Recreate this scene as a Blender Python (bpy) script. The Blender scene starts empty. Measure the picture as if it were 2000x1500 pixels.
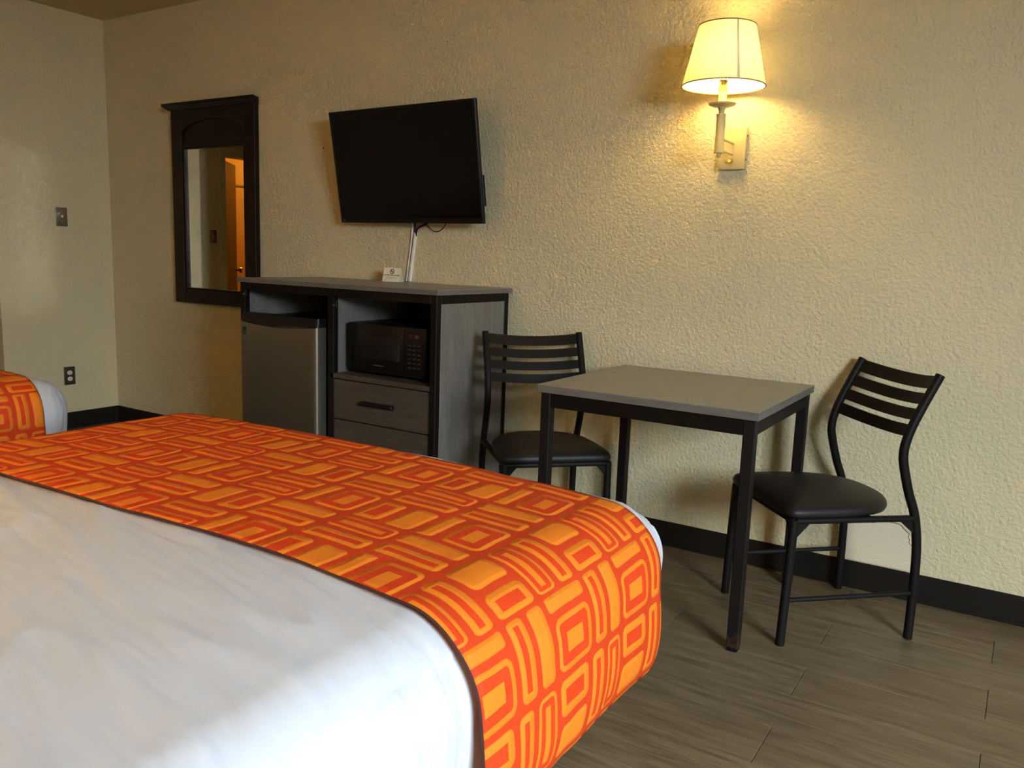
import bpy, bmesh, math, random
from mathutils import Vector, Matrix, noise
random.seed(7)
S = bpy.context.scene
COL = S.collection
R = math.radians

# ------------------------------------------------------------------ camera
cam = bpy.data.cameras.new('camera'); camo = bpy.data.objects.new('camera', cam); COL.objects.link(camo)
cam.sensor_width = 36.0; cam.lens = 1607.7/2000*36; cam.clip_start = .02
_r = Vector((0.84387106, 0.5354364, 0.03448913)); _d = Vector((0.11178204, -0.11258535, -0.98733492)); _f = Vector((-0.52476936, 0.83703575, -0.15488148))
camo.matrix_world = Matrix(((_r.x, -_d.x, -_f.x, 5.09298752), (_r.y, -_d.y, -_f.y, -3.18160461), (_r.z, -_d.z, -_f.z, 1.18723268), (0, 0, 0, 1)))
S.camera = camo
# ------------------------------------------------------------------ world, lights, exposure
S.view_settings.view_transform = 'Standard'; S.view_settings.look = 'None'
S.view_settings.gamma = 1.0; S.view_settings.use_curve_mapping = False
S.view_settings.exposure = 0.22
S.cycles.use_denoising = True; S.cycles.blur_glossy = 0.0
S.cycles.max_bounces = 8; S.cycles.diffuse_bounces = 5; S.cycles.use_adaptive_sampling = True; S.cycles.adaptive_threshold = 0.10; S.cycles.adaptive_min_samples = 24; S.cycles.sample_clamp_indirect = 60.0
wd = bpy.data.worlds.new('sky'); S.world = wd; wd.use_nodes = True
wd.node_tree.nodes['Background'].inputs[0].default_value = (.72, .86, 1.0, 1)
wd.node_tree.nodes['Background'].inputs[1].default_value = 0.5
DAY_W, LAMP_W, FILL_LAMP_W, BATH_W = 1620.0, 4.5, 56.0, 14.0
al = bpy.data.lights.new('window_daylight', 'AREA'); al.shape = 'RECTANGLE'; al.size = 4.0; al.size_y = 2.2
al.energy = DAY_W; al.color = (0.75, 0.88, 1.0); al.spread = R(180)
alo = bpy.data.objects.new('window_daylight', al); COL.objects.link(alo)
alo.location = (9.2, -4.1, 2.8)
alo.rotation_euler = Vector((-1, 0.4, -0.35)).to_track_quat('-Z', 'Y').to_euler()

# ------------------------------------------------------------------ helpers
def link(o, parent=None):
    COL.objects.link(o)
    if parent is not None: o.parent = parent
    return o
class MB:
    def __init__(s): s.bm = bmesh.new()
    def box(s, x0, x1, y0, y1, z0, z1, bev=0.0, seg=1, M=None):
        bm = bmesh.new()
        bmesh.ops.create_cube(bm, size=1.0)
        sx, sy, sz = x1-x0, y1-y0, z1-z0
        for v in bm.verts: v.co = Vector((x0+(v.co.x+.5)*sx, y0+(v.co.y+.5)*sy, z0+(v.co.z+.5)*sz))
        if bev > 0: bmesh.ops.bevel(bm, geom=bm.edges[:], offset=min(bev, .45*min(abs(sx), abs(sy), abs(sz))), segments=seg, affect='EDGES', profile=.5)
        s._merge(bm, M); return s
    def _merge(s, bm, M=None):
        if M is not None: bmesh.ops.transform(bm, matrix=M, verts=bm.verts)
        me = bpy.data.meshes.new('tmp'); bm.to_mesh(me); bm.free(); s.bm.from_mesh(me); bpy.data.meshes.remove(me)
    def lathe(s, prof, seg=24, M=None, caps=True):
        bm = bmesh.new(); rings = []
        for r, z in prof:
            rings.append([bm.verts.new((r*math.cos(2*math.pi*k/seg), r*math.sin(2*math.pi*k/seg), z)) for k in range(seg)])
        for a, b in zip(rings, rings[1:]):
            for k in range(seg): bm.faces.new((a[k], a[(k+1) % seg], b[(k+1) % seg], b[k]))
        if caps:
            bm.faces.new(rings[0][::-1]); bm.faces.new(rings[-1])
        bmesh.ops.recalc_face_normals(bm, faces=bm.faces[:])
        s._merge(bm, M); return s
    def tube(s, pts, hw, hh=None, sides=None, M=None, up=Vector((0, 1, 0))):
        """sweep a section along pts; square-ish with rounded corners unless sides given (round)"""
        hh = hh or hw
        if sides: sec = [(hw*math.cos(2*math.pi*k/sides), hh*math.sin(2*math.pi*k/sides)) for k in range(sides)]
        else:
            b = .55
            sec = [(hw, -hh*b), (hw, hh*b), (hw*b, hh), (-hw*b, hh), (-hw, hh*b), (-hw, -hh*b), (-hw*b, -hh), (hw*b, -hh)]
        bm = bmesh.new(); rings = []; pts = [Vector(p) for p in pts]
        for i, p in enumerate(pts):
            t = (pts[min(i+1, len(pts)-1)]-pts[max(i-1, 0)]).normalized()
            a = up - t*up.dot(t)
            if a.length < 1e-4: a = Vector((1, 0, 0)) - t*t.x
            a.normalize(); b2 = t.cross(a)
            rings.append([bm.verts.new(p + a*x + b2*y) for x, y in sec])
        n = len(sec)
        for A, B in zip(rings, rings[1:]):
            for k in range(n): bm.faces.new((A[k], A[(k+1) % n], B[(k+1) % n], B[k]))
        bm.faces.new(rings[0][::-1]); bm.faces.new(rings[-1])
        bmesh.ops.recalc_face_normals(bm, faces=bm.faces[:])
        s._merge(bm, M); return s
    def prism(s, poly, axis, a, b, M=None, bev=0):
        """poly: list of 2D points in the plane normal to axis (0:yz 1:xz 2:xy), extruded a..b"""
        def p3(q, h): return {0: (h, q[0], q[1]), 1: (q[0], h, q[1]), 2: (q[0], q[1], h)}[axis]
        bm = bmesh.new(); A = [bm.verts.new(p3(q, a)) for q in poly]; B = [bm.verts.new(p3(q, b)) for q in poly]
        n = len(poly); bm.faces.new(A); bm.faces.new(B[::-1])
        for k in range(n): bm.faces.new((A[k], B[k], B[(k+1) % n], A[(k+1) % n]))
        bmesh.ops.recalc_face_normals(bm, faces=bm.faces[:])
        if bev: bmesh.ops.bevel(bm, geom=bm.edges[:], offset=bev, segments=1, affect='EDGES')
        s._merge(bm, M); return s
    def build(s, name, mat, parent=None, smooth=False, angle=35):
        me = bpy.data.meshes.new(name); s.bm.to_mesh(me); s.bm.free()
        if mat: me.materials.append(mat)
        if smooth:
            for p in me.polygons: p.use_smooth = True
            me.set_sharp_from_angle(angle=R(angle))
        return link(bpy.data.objects.new(name, me), parent)
def thing(name, label, cat, loc=(0, 0, 0), rz=0, group=None):
    o = bpy.data.objects.new(name, None); o.empty_display_size = .05; link(o); o.location = loc; o.rotation_euler = (0, 0, rz)
    return tag(o, label, cat, group)
def tag(o, label, cat, group=None):
    o['label'] = label; o['category'] = cat
    if group: o['group'] = group
    return o
def struct(o): o['kind'] = 'structure'; return o
def copy_tree(o, parent=None):
    c = o.copy(); COL.objects.link(c); c.parent = parent
    for ch in list(o.children): copy_tree(ch, c)
    return c

# ------------------------------------------------------------------ materials
def mat(name, col=(.5, .5, .5), rough=.5, metal=0.0, spec=.5):
    m = bpy.data.materials.new(name); m.use_nodes = True
    b = m.node_tree.nodes['Principled BSDF']
    b.inputs['Base Color'].default_value = (*col, 1); b.inputs['Roughness'].default_value = rough
    b.inputs['Metallic'].default_value = metal; b.inputs['Specular IOR Level'].default_value = spec
    return m
class NT:
    def __init__(s, m): s.t = m.node_tree; s.b = s.t.nodes.get('Principled BSDF')
    def n(s, typ, **kw):
        nd = s.t.nodes.new(typ)
        for k, v in kw.items():
            if k.startswith('i_'):
                key = k[2:]; key = int(key) if key.isdigit() else key
                nd.inputs[key].default_value = v
            else: setattr(nd, k, v)
        return nd
    def l(s, a, b): s.t.links.new(a, b)
    def math(s, op, a, b=None, c=None):
        nd = s.t.nodes.new('ShaderNodeMath'); nd.operation = op
        for i, v in enumerate((a, b, c)):
            if v is None: continue
            if isinstance(v, (int, float)): nd.inputs[i].default_value = v
            else: s.l(v, nd.inputs[i])
        return nd.outputs[0]
    def obj(s): return s.n('ShaderNodeTexCoord').outputs['Object']
    def mapped(s, vec, scale=(1, 1, 1), rot=(0, 0, 0)):
        mp = s.n('ShaderNodeMapping'); mp.inputs['Scale'].default_value = scale; mp.inputs['Rotation'].default_value = rot
        s.l(vec, mp.inputs['Vector']); return mp.outputs[0]
    def noise(s, vec, scale, detail=2, rough=.5, dist=0):
        nd = s.n('ShaderNodeTexNoise'); nd.inputs['Scale'].default_value = scale; nd.inputs['Detail'].default_value = detail
        nd.inputs['Roughness'].default_value = rough; nd.inputs['Distortion'].default_value = dist
        s.l(vec, nd.inputs['Vector']); return nd.outputs['Fac']
    def ramp(s, fac, stops):
        nd = s.n('ShaderNodeValToRGB'); cr = nd.color_ramp
        while len(cr.elements) < len(stops): cr.elements.new(.5)
        for e, (p, c) in zip(cr.elements, stops):
            e.position = p; e.color = (*c, 1) if len(c) == 3 else c
        s.l(fac, nd.inputs[0]); return nd.outputs[0]
    def mix(s, fac, a, b, mode='MIX'):
        nd = s.n('ShaderNodeMix', data_type='RGBA', blend_type=mode)
        for sock, v in ((0, fac), (6, a), (7, b)):
            if isinstance(v, (int, float)): nd.inputs[sock].default_value = v
            elif isinstance(v, tuple): nd.inputs[sock].default_value = (*v, 1)
            else: s.l(v, nd.inputs[sock])
        return nd.outputs[2]
    def bump(s, h, strength=.3, dist=.01, prev=None):
        nd = s.n('ShaderNodeBump'); nd.inputs['Strength'].default_value = strength; nd.inputs['Distance'].default_value = dist
        s.l(h, nd.inputs['Height'])
        if prev is not None: s.l(prev, nd.inputs['Normal'])
        return nd.outputs[0]
def plaster(name, col, strength=.8):
    m = mat(name, col, .72, spec=.3); t = NT(m); v = t.obj()
    a = t.noise(v, 75, 3, .55); b = t.noise(v, 170, 2, .5)
    vor = t.n('ShaderNodeTexVoronoi', feature='SMOOTH_F1'); vor.inputs['Scale'].default_value = 85; t.l(v, vor.inputs['Vector'])
    h = t.math('ADD', t.math('MULTIPLY', a, .9), t.math('MULTIPLY', b, .45))
    h = t.math('SUBTRACT', h, t.math('MULTIPLY', vor.outputs['Distance'], .5))
    t.l(t.bump(h, strength, .006), t.b.inputs['Normal'])
    big = t.noise(v, 1.4, 3, .5)
    c = t.mix(t.math('MULTIPLY', big, .35), col, (col[0]*.9, col[1]*.86, col[2]*.78))
    t.l(c, t.b.inputs['Base Color']); return m
def laminate(name, lo, hi, axis_scale, rough=.4):
    m = mat(name, lo, rough); t = NT(m); v = t.mapped(t.obj(), axis_scale)
    n1 = t.noise(v, 6, 4, .6, .4); n2 = t.noise(v, 26, 3, .6)
    f = t.math('ADD', t.math('MULTIPLY', n1, .7), t.math('MULTIPLY', n2, .35))
    t.l(t.ramp(f, [(.33, lo), (.72, hi)]), t.b.inputs['Base Color']); return m
M = {}
M['wall'] = plaster('wall_plaster', (.67, .585, .365))
M['wall_smooth'] = plaster('wall_patch_plaster', (.72, .62, .44), .15)
M['ceiling'] = plaster('ceiling_plaster', (.60, .48, .27), .35)
M['crack'] = mat('plaster_crack_brown', (.20, .13, .06), .8)
M['black_vinyl'] = mat('black_vinyl', (.012, .009, .007), .45, spec=.25)
M['dark_metal'] = mat('dark_powder_coated_metal', (.007, .005, .004), .5, spec=.12)
M['chair_metal'] = mat('charcoal_chair_metal', (.010, .0085, .0075), .5, spec=.12)
M['black_leather'] = mat('black_vinyl_upholstery', (.014, .011, .009), .48, spec=.3)
t = NT(M['black_leather']); t.l(t.bump(t.noise(t.obj(), 350, 2), .15, .002), t.b.inputs['Normal'])
M['grey_top'] = laminate('grey_laminate', (.20, .19, .155), (.285, .272, .222), (1.2, 9, 9), .36)
M['shaded_edge'] = laminate('grey_shaded_edge', (.105, .092, .078), (.16, .145, .122), (1.5, 1.5, 9), .5)  # darker than the top: shade on the front edges put into the colour
M['grey_side'] = laminate('grey_laminate_vertical', (.12, .110, .094), (.19, .175, .15), (9, 9, .9), .45)
M['drawer'] = laminate('grey_brown_laminate', (.042, .034, .026), (.078, .064, .049), (1.1, 9, 9), .45)
M['espresso'] = mat('espresso_wood', (.010, .005, .003), .4, spec=.25)
M['mirror'] = mat('mirror_silver', (.92, .92, .9), .01, 1.0)
M['tv_plastic'] = mat('black_gloss_plastic', (.005, .004, .004), .3, spec=.25)
M['tv_screen'] = mat('black_screen', (.003, .002, .0015), .14, spec=.14)
M['black_plastic'] = mat('black_plastic', (.006, .005, .005), .38, spec=.22)
M['dark_glass'] = mat('dark_glass', (.010, .008, .006), .12)
M['steel'] = mat('brushed_steel', (.27, .235, .18), .34, .85)
t = NT(M['steel']); t.l(t.bump(t.noise(t.mapped(t.obj(), (400, 400, 4)), 1, 2), .05, .001), t.b.inputs['Normal'])
M['chrome'] = mat('chrome', (.8, .8, .8), .15, 1.0)
M['cream_metal'] = mat('cream_painted_metal', (.60, .49, .23), .4)
M['brass'] = mat('brass', (.75, .55, .2), .25, 1.0)
M['candle'] = mat('cream_plastic', (.80, .70, .42), .45)
M['white_plastic'] = mat('white_plastic', (.80, .77, .68), .4)
M['brown_plate'] = mat('brown_plate', (.085, .06, .035), .35, .5)
M['nickel_plate'] = mat('nickel_plate', (.30, .26, .20), .28, .9)
M['card'] = mat('cream_card', (.83, .78, .60), .6)
M['ink'] = mat('black_ink', (.02, .02, .02), .6)
M['white_paint'] = mat('cream_trim_paint', (.62, .54, .36), .45)
M['door_wood'] = laminate('brown_door_wood', (.16, .085, .03), (.25, .14, .05), (9, 9, .8), .45)
M['bath'] = mat('bathroom_paint', (.80, .48, .12), .6)
M['glass'] = bpy.data.materials.new('window_glass'); M['glass'].use_nodes = True
t = NT(M['glass']); mx = t.n('ShaderNodeMixShader'); mx.inputs[0].default_value = .06
tr = t.n('ShaderNodeBsdfTransparent'); gl = t.n('ShaderNodeBsdfGlossy'); gl.inputs['Roughness'].default_value = .02
t.l(tr.outputs[0], mx.inputs[1]); t.l(gl.outputs[0], mx.inputs[2]); t.l(mx.outputs[0], t.t.nodes['Material Output'].inputs[0])

# table leg paint, worn to brown near the foot
m = M['table_leg'] = mat('dark_metal_with_worn_foot', (.007, .005, .004), .5, spec=.12); t = NT(m)
sp = t.n('ShaderNodeSeparateXYZ'); t.l(t.obj(), sp.inputs[0])
f = t.math('ADD', t.math('MULTIPLY', sp.outputs[2], -14), t.math('MULTIPLY', t.noise(t.obj(), 60, 3), 1.6))
t.l(t.ramp(f, [(.05, (.012, .009, .008)), (.45, (.045, .020, .010))]), t.b.inputs['Base Color'])

# floor planks (grain along x, tint from each plank)
m = M['plank'] = mat('wood_vinyl_plank', (.2, .15, .1), .42, spec=.4); t = NT(m)
oi = t.n('ShaderNodeObjectInfo'); tc = t.obj()
off = t.n('ShaderNodeVectorMath', operation='SCALE'); t.l(oi.outputs['Location'], off.inputs[0]); off.inputs[3].default_value = 7.3
ad = t.n('ShaderNodeVectorMath', operation='ADD'); t.l(tc, ad.inputs[0]); t.l(off.outputs[0], ad.inputs[1])
g1 = t.noise(t.mapped(ad.outputs[0], (1.1, 14, 1)), 3.0, 5, .6, .9)
g2 = t.noise(t.mapped(ad.outputs[0], (3, 60, 1)), 3.0, 3, .6)
g3 = t.noise(t.mapped(ad.outputs[0], (2.0, 6, 1)), 2.2, 2, .5)
f = t.math('ADD', t.math('ADD', t.math('MULTIPLY', g1, .60), t.math('MULTIPLY', g2, .40)), t.math('MULTIPLY', g3, .18))
c = t.ramp(f, [(.36, (.058, .037, .018)), (.50, (.125, .087, .046)), (.68, (.215, .156, .088))])
c2 = t.mix(t.math('MULTIPLY', oi.outputs['Random'], .35), c, (.125, .083, .040))
knot = t.n('ShaderNodeTexVoronoi', feature='F1'); knot.inputs['Scale'].default_value = 1.0
t.l(t.mapped(ad.outputs[0], (2.3, 9, 1)), knot.inputs['Vector'])
kf = t.ramp(knot.outputs['Distance'], [(.03, (1, 1, 1)), (.11, (0, 0, 0))])
t.l(t.mix(t.math('MULTIPLY', kf, .6), c2, (.055, .034, .018)), t.b.inputs['Base Color'])
t.l(t.bump(g2, .12, .002), t.b.inputs['Normal'])
M['subfloor'] = mat('dark_subfloor', (.02, .014, .01), .8)

# white sheet
m = M['sheet'] = mat('white_cotton_sheet', (.53, .54, .56), .7, spec=.12); t = NT(m); v = t.obj()
vr = t.mapped(v, (1, 1, 1), (0, 0, R(10))); w1 = t.math('ADD', t.noise(t.mapped(vr, (1.7, 11, 4)), 2.0, 1, .5, .9), t.math('MULTIPLY', t.noise(t.mapped(vr, (4, 24, 9)), 2.0, 1, .5, .8), .16)); w2 = t.noise(v, 45, 3, .6)
t.l(t.bump(t.math('ADD', w1, t.math('MULTIPLY', w2, .04)), .46, .012), t.b.inputs['Normal'])
t.b.inputs['Sheen Weight'].default_value = .05
M['mattress'] = mat('mattress_ticking', (.7, .68, .62), .8)
M['bed_base'] = mat('dark_bed_base', (.02, .015, .012), .7)
M['hem'] = mat('dark_red_hem', (.055, .012, .008), .7)

# printed runner: rounded rectangles, rings and nested rings in a repeating layout (metres in UV)
def runner_material():
    m = mat('orange_print_cloth', (.8, .2, .02), .75, spec=.2); t = NT(m)
    uv = t.n('ShaderNodeUVMap'); uv.uv_map = 'cloth'
    wob = t.n('ShaderNodeTexNoise'); wob.inputs['Scale'].default_value = 9; t.l(uv.outputs[0], wob.inputs['Vector'])
    sx = t.n('ShaderNodeSeparateXYZ'); t.l(uv.outputs[0], sx.inputs[0])
    wc = t.n('ShaderNodeSeparateXYZ'); t.l(wob.outputs['Color'], wc.inputs[0])
    u = t.math('ADD', sx.outputs[0], t.math('MULTIPLY', t.math('SUBTRACT', wc.outputs[0], .5), .010))
    v = t.math('ADD', sx.outputs[1], t.math('MULTIPLY', t.math('SUBTRACT', wc.outputs[1], .5), .010))
    PU, PV = .246, .31
    uw = t.math('SUBTRACT', t.math('FLOORED_MODULO', t.math('ADD', u, .066), PU), .066)
    vw = t.math('FLOORED_MODULO', v, PV)
    par = t.math('FLOORED_MODULO', t.math('FLOOR', t.math('DIVIDE', v, PV)), 2)
    # second row, flipped in every other repeat
    u2 = t.math('ADD', uw, t.math('MULTIPLY', par, t.math('SUBTRACT', .114, t.math('MULTIPLY', uw, 2))))
    v2r = t.math('SUBTRACT', vw, .155)
    v2 = t.math('ADD', v2r, t.math('MULTIPLY', par, t.math('SUBTRACT', .143, t.math('MULTIPLY', v2r, 2))))
    def depth(uu, vv, x0, x1, y0, y1, r):
        cx, cy, hx, hy = (x0+x1)/2, (y0+y1)/2, (x1-x0)/2-r, (y1-y0)/2-r
        dx = t.math('SUBTRACT', t.math('ABSOLUTE', t.math('SUBTRACT', uu, cx)), hx)
        dy = t.math('SUBTRACT', t.math('ABSOLUTE', t.math('SUBTRACT', vv, cy)), hy)
        ox, oy = t.math('MAXIMUM', dx, 0), t.math('MAXIMUM', dy, 0)
        out = t.math('SQRT', t.math('ADD', t.math('MULTIPLY', ox, ox), t.math('MULTIPLY', oy, oy)))
        inn = t.math('MINIMUM', t.math('MAXIMUM', dx, dy), 0)
        return t.math('SUBTRACT', r, t.math('ADD', out, inn))          # positive inside
    shapes = [  # (row, x0,x1,y0,y1, r, ring, core)
        (1, -.058, .058, .000, .036, .008, 0, 0),
        (1, -.058, .058, .051, .142, .020, .011, .030),
        (1, .073, .117, .000, .142, .012, .0145, 0),
        (1, .132, .174, .000, .142, .011, 0, 0),
        (2, -.060, .042, .000, .064, .015, .017, 0),
        (2, -.060, .042, .079, .142, .014, 0, 0),
        (2, .058, .102, .000, .142, .012, .0145, 0),
        (2, .117, .173, .000, .142, .016, .008, .0205)]
    mask = None; pil = None
    for row, x0, x1, y0, y1, r, w, k in shapes:
        d = depth(uw if row == 1 else u2, vw if row == 1 else v2, x0, x1, y0, y1, r)
        on = t.math('GREATER_THAN', d, 0)
        if w: 
            inner = t.math('GREATER_THAN', d, w)
            on = t.math('SUBTRACT', on, inner)
            if k: on = t.math('ADD', on, t.math('GREATER_THAN', d, k))
        mask = on if mask is None else t.math('MAXIMUM', mask, on)
        q = t.math('MAXIMUM', d, 0); pil = q if pil is None else t.math('MAXIMUM', pil, q)
    fade = t.noise(uv.outputs[0], 24, 4, .6)
    org = t.mix(fade, (.66, .16, .006), (.78, .21, .016)); red = t.mix(fade, (.54, .034, .003), (.66, .055, .008))
    edge = t.math('MULTIPLY', t.math('COMPARE', pil, .0006, .0012), .35)
    c = t.mix(mask, red, org); c = t.mix(edge, c, (.45, .04, .006))
    t.l(c, t.b.inputs['Base Color'])
    hh = t.math('MULTIPLY', t.math('MINIMUM', pil, .010), 100)
    b1 = t.bump(hh, .7, .004); b2 = t.bump(t.noise(uv.outputs[0], 30, 3, .6), .25, .006, b1)
    t.l(b2, t.b.inputs['Normal'])
    return m
M['runner'] = runner_material()

# lampshade: thin cloth that lets the bulb through
m = M['shade'] = bpy.data.materials.new('lampshade_cloth'); m.use_nodes = True; t = NT(m)
df = t.n('ShaderNodeBsdfDiffuse'); df.inputs[0].default_value = (.80, .76, .62, 1)
tl = t.n('ShaderNodeBsdfTranslucent'); tl.inputs[0].default_value = (.62, .58, .36, 1)
mx = t.n('ShaderNodeMixShader'); mx.inputs[0].default_value = .20
t.l(df.outputs[0], mx.inputs[1]); t.l(tl.outputs[0], mx.inputs[2]); t.l(mx.outputs[0], t.t.nodes['Material Output'].inputs[0])
M['trim_cloth'] = mat('lampshade_trim', (.22, .17, .08), .7)
m = M['bulb'] = bpy.data.materials.new('lit_bulb'); m.use_nodes = True; t = NT(m)
em = t.n('ShaderNodeEmission'); em.inputs[0].default_value = (1, .68, .24, 1); em.inputs[1].default_value = 1.0
t.l(em.outputs[0], t.t.nodes['Material Output'].inputs[0]); BULB_EM = em

# ------------------------------------------------------------------ room shell
W, D, H, T = 7.2, 4.0, 2.54, .12
AX, AY = -1.0, -.705                       # alcove on the left, end of the short left wall
struct(MB().box(AX-1.9, W+T, -D-T, T, -.10, -.006).build('floor', M['subfloor']))
FLOOR = bpy.data.objects['floor']
struct(MB().box(AX-1.9, W+T, -D-T, T, H, H+.1).build('ceiling', M['ceiling']))
wall_back = struct(MB().box(AX-1.9, W+T, 0, T, -.006, H).build('wall_back', M['wall']))
b = MB(); b.box(AX, 0, AY, 0, -.006, H); b.box(-.12, 0, -D, -1.66, -.006, H); struct(b.build('wall_left', M['wall']))
struct(MB().box(AX-1.9, W+T, -D-T, -D, -.006, H).build('wall_front', M['wall']))
WY0, WY1, WZ0, WZ1 = -3.86, -2.36, .62, 2.26
b = MB(); b.box(W, W+T, -D, WY0, -.006, H); b.box(W, W+T, WY1, 0, -.006, H)
b.box(W, W+T, WY0, WY1, -.006, WZ0); b.box(W, W+T, WY0, WY1, WZ1, H)
struct(b.build('wall_right', M['wall']))
win = struct(bpy.data.objects.new('window_1', None)); link(win); win.location = (W+.06, (WY0+WY1)/2, WZ0)
wh = (WY1-WY0)/2; hz = WZ1-WZ0
b = MB()
for (y0, y1, z0, z1) in ((-wh, -wh+.05, 0, hz), (wh-.05, wh, 0, hz), (-wh+.05, wh-.05, 0, .05), (-wh+.05, wh-.05, hz-.05, hz), (-.02, .02, .05, hz-.05)):
    b.box(-.03, .03, y0, y1, z0, z1, .004)
b.build('window_frame', M['white_paint'], win)
for s in (-1, 1):
    MB().box(-.003, .003, min(s*.02, s*(wh-.05)), max(s*.02, s*(wh-.05)), .05, hz-.05).build('pane', M['glass'], win)
# alcove wall with the bathroom doorway (seen in the mirror)
DY0, DY1, DH = -2.45, -1.715, 1.965
b = MB(); b.box(AX-T, AX, DY1, AY, -.006, H); b.box(AX-T, AX, -D, DY0, -.006, H); b.box(AX-T, AX, DY0, DY1, DH, H)
struct(b.build('wall_alcove', M['wall']))
b = MB(); b.box(AX-1.9, AX-1.8, -D, 0, -.006, H); b.box(AX-1.8, AX-T, AY-.55, AY-.45, -.006, H); b.box(AX-1.8, AX-T, -3.2, -3.1, -.006, H)
struct(b.build('wall_bathroom', M['bath']))
dr = struct(bpy.data.objects.new('door_1', None)); link(dr); dr.location = (AX, DY1, 0)
cs = .062
b = MB(); b.box(0, .018, 0, cs, 0, DH+cs, .003); b.box(0, .018, DY0-DY1-cs, DY0-DY1, 0, DH+cs, .003); b.box(0, .018, DY0-DY1, 0, DH, DH+cs, .003)
b.box(-T, 0, -.015, -.001, 0, DH); b.box(-T, 0, DY0-DY1+.001, DY0-DY1+.015, 0, DH); b.box(-T, 0, DY0-DY1+.015, -.015, DH-.015, DH-.001)
b.build('door_casing', M['white_paint'], dr)
a = R(51)
leaf = MB().box(0, .70, -.035, 0, .01, DH-.02, .002).build('door_leaf', M['door_wood'], dr)
leaf.location = (-.10, -.022, 0); leaf.rotation_euler = (0, 0, math.pi+a)
kn = MB().lathe([(.012, 0), (.012, .03), (.027, .04), (.027, .06), (.01, .066)], 12, Matrix.Translation((.64, 0, .95)) @ Matrix.Rotation(R(-90), 4, 'X')).build('door_knob', M['brass'], leaf, True)
rod = MB().tube([(AX-1.1, -3.1, 1.80), (AX-1.1, AY-.55, 1.80)], .016, sides=10).build('shower_rod', M['nickel_plate'], None, True)
tag(rod, 'dark shower rod crossing the orange lit bathroom seen in the mirror', 'curtain rod')
bp = bpy.data.lights.new('bathroom_light', 'POINT'); bp.energy = BATH_W; bp.color = (1, .66, .22); bp.shadow_soft_size = .12
bpo = bpy.data.objects.new('bathroom_light', bp); link(bpo); bpo.location = (AX-.95, -2.5, 2.3)

# baseboards (black vinyl cove)
def base(name, x0, x1, y0, y1, nx, ny):
    b = MB(); b.box(x0, x1, y0, y1, 0, .104, .0015)
    if nx: b.box(x0-(.007 if nx < 0 else 0), x1+(.007 if nx > 0 else 0), y0, y1, 0, .012, .004)
    else: b.box(x0, x1, y0-.007 if ny < 0 else y0, y1+(.007 if ny > 0 else 0), 0, .012, .004)
    return struct(b.build(name, M['black_vinyl']))
base('baseboard_back', .005, W, -.005, -.0004, 0, -1)
base('baseboard_left', .0004, .005, AY, -.0005, 1, 0)
base('baseboard_right', W-.005, W-.0004, -D, -.006, -1, 0)
base('baseboard_front', AX+.01, W-.006, -D+.0004, -D+.005, 0, 1)
base('baseboard_alcove', AX+.0004, AX+.005, DY1+cs, AY, 1, 0)

# floor planks
PW, PL, G = .188, .914, .0007
me = None
for j in range(23):
    y1 = -j*PW; y0 = max(y1-PW, -D)
    if y1 - y0 < .02: continue
    joff = 4.640 if j in (2, 4, 6) or (j % 2 == 0) else 5.105
    k0 = -math.ceil((joff-AX)/PL)
    x = joff + k0*PL
    while x < W:
        xa, xb = max(x, AX-.02 if y1 < -.6 else 0), min(x+PL, W)
        if xb - xa > .02:
            full = abs(xb-xa-PL) < 1e-6 and abs(y1-y0-PW) < 1e-6
            if full and me is not None:
                o = link(bpy.data.objects.new('plank', me), FLOOR)
            else:
                hx, hy = (xb-xa)/2-G, (y1-y0)/2-G
                o = MB().box(-hx, hx, -hy, hy, -.006, 0, .0009).build('plank', M['plank'], FLOOR)
                if full: me = o.data
            o.location = ((xa+xb)/2, (y0+y1)/2, 0)
        x += PL

# patched plaster low on the wall behind the right chair
outl = [(4.56, .108), (4.57, .19), (4.58, .25), (4.675, .268), (4.72, .276), (4.755, .275), (4.776, .271), (4.790, .258), (4.803, .246), (4.808, .228), (4.813, .212), (4.823, .20), (4.824, .175), (4.829, .152), (4.822, .13), (4.812, .108)]
random.seed(3)
fine = []
for i in range(len(outl)):
    p, q = Vector(outl[i]), Vector(outl[(i+1) % len(outl)])
    for k in range(3): fine.append(tuple(p.lerp(q, k/3) + Vector((random.uniform(-.002, .002), random.uniform(-.002, .002))) * (1 if p.y > .11 else 0)))
MB().prism(fine, 1, -.005, .002, bev=.001).build('plaster_patch', M['wall_smooth'], wall_back)
ck = MB(); ck.tube([Vector((x_, -.0042, z_)) + Vector((random.uniform(-.003, .003), 0, random.uniform(-.003, .003))) for x_, z_ in ((4.715, .277), (4.735, .2775), (4.755, .276), (4.768, .275), (4.777, .271), (4.786, .262), (4.796, .257), (4.803, .247), (4.804, .236), (4.810, .226), (4.811, .214), (4.818, .207), (4.824, .199), (4.8225, .186), (4.825, .172), (4.829, .156), (4.826, .146))], .0017, sides=5)
ck.build('plaster_crack', M['crack'], wall_back)
nl = MB().lathe([(.0035, 0), (.0035, .004), (.001, .005)], 8, Matrix.Translation((1.898, .001, 1.70)) @ Matrix.Rotation(R(90), 4, 'X')).build('wall_nail', M['black_plastic'])
tag(nl, 'tiny dark nail in the bare wall between the mirror and television', 'nail')

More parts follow.
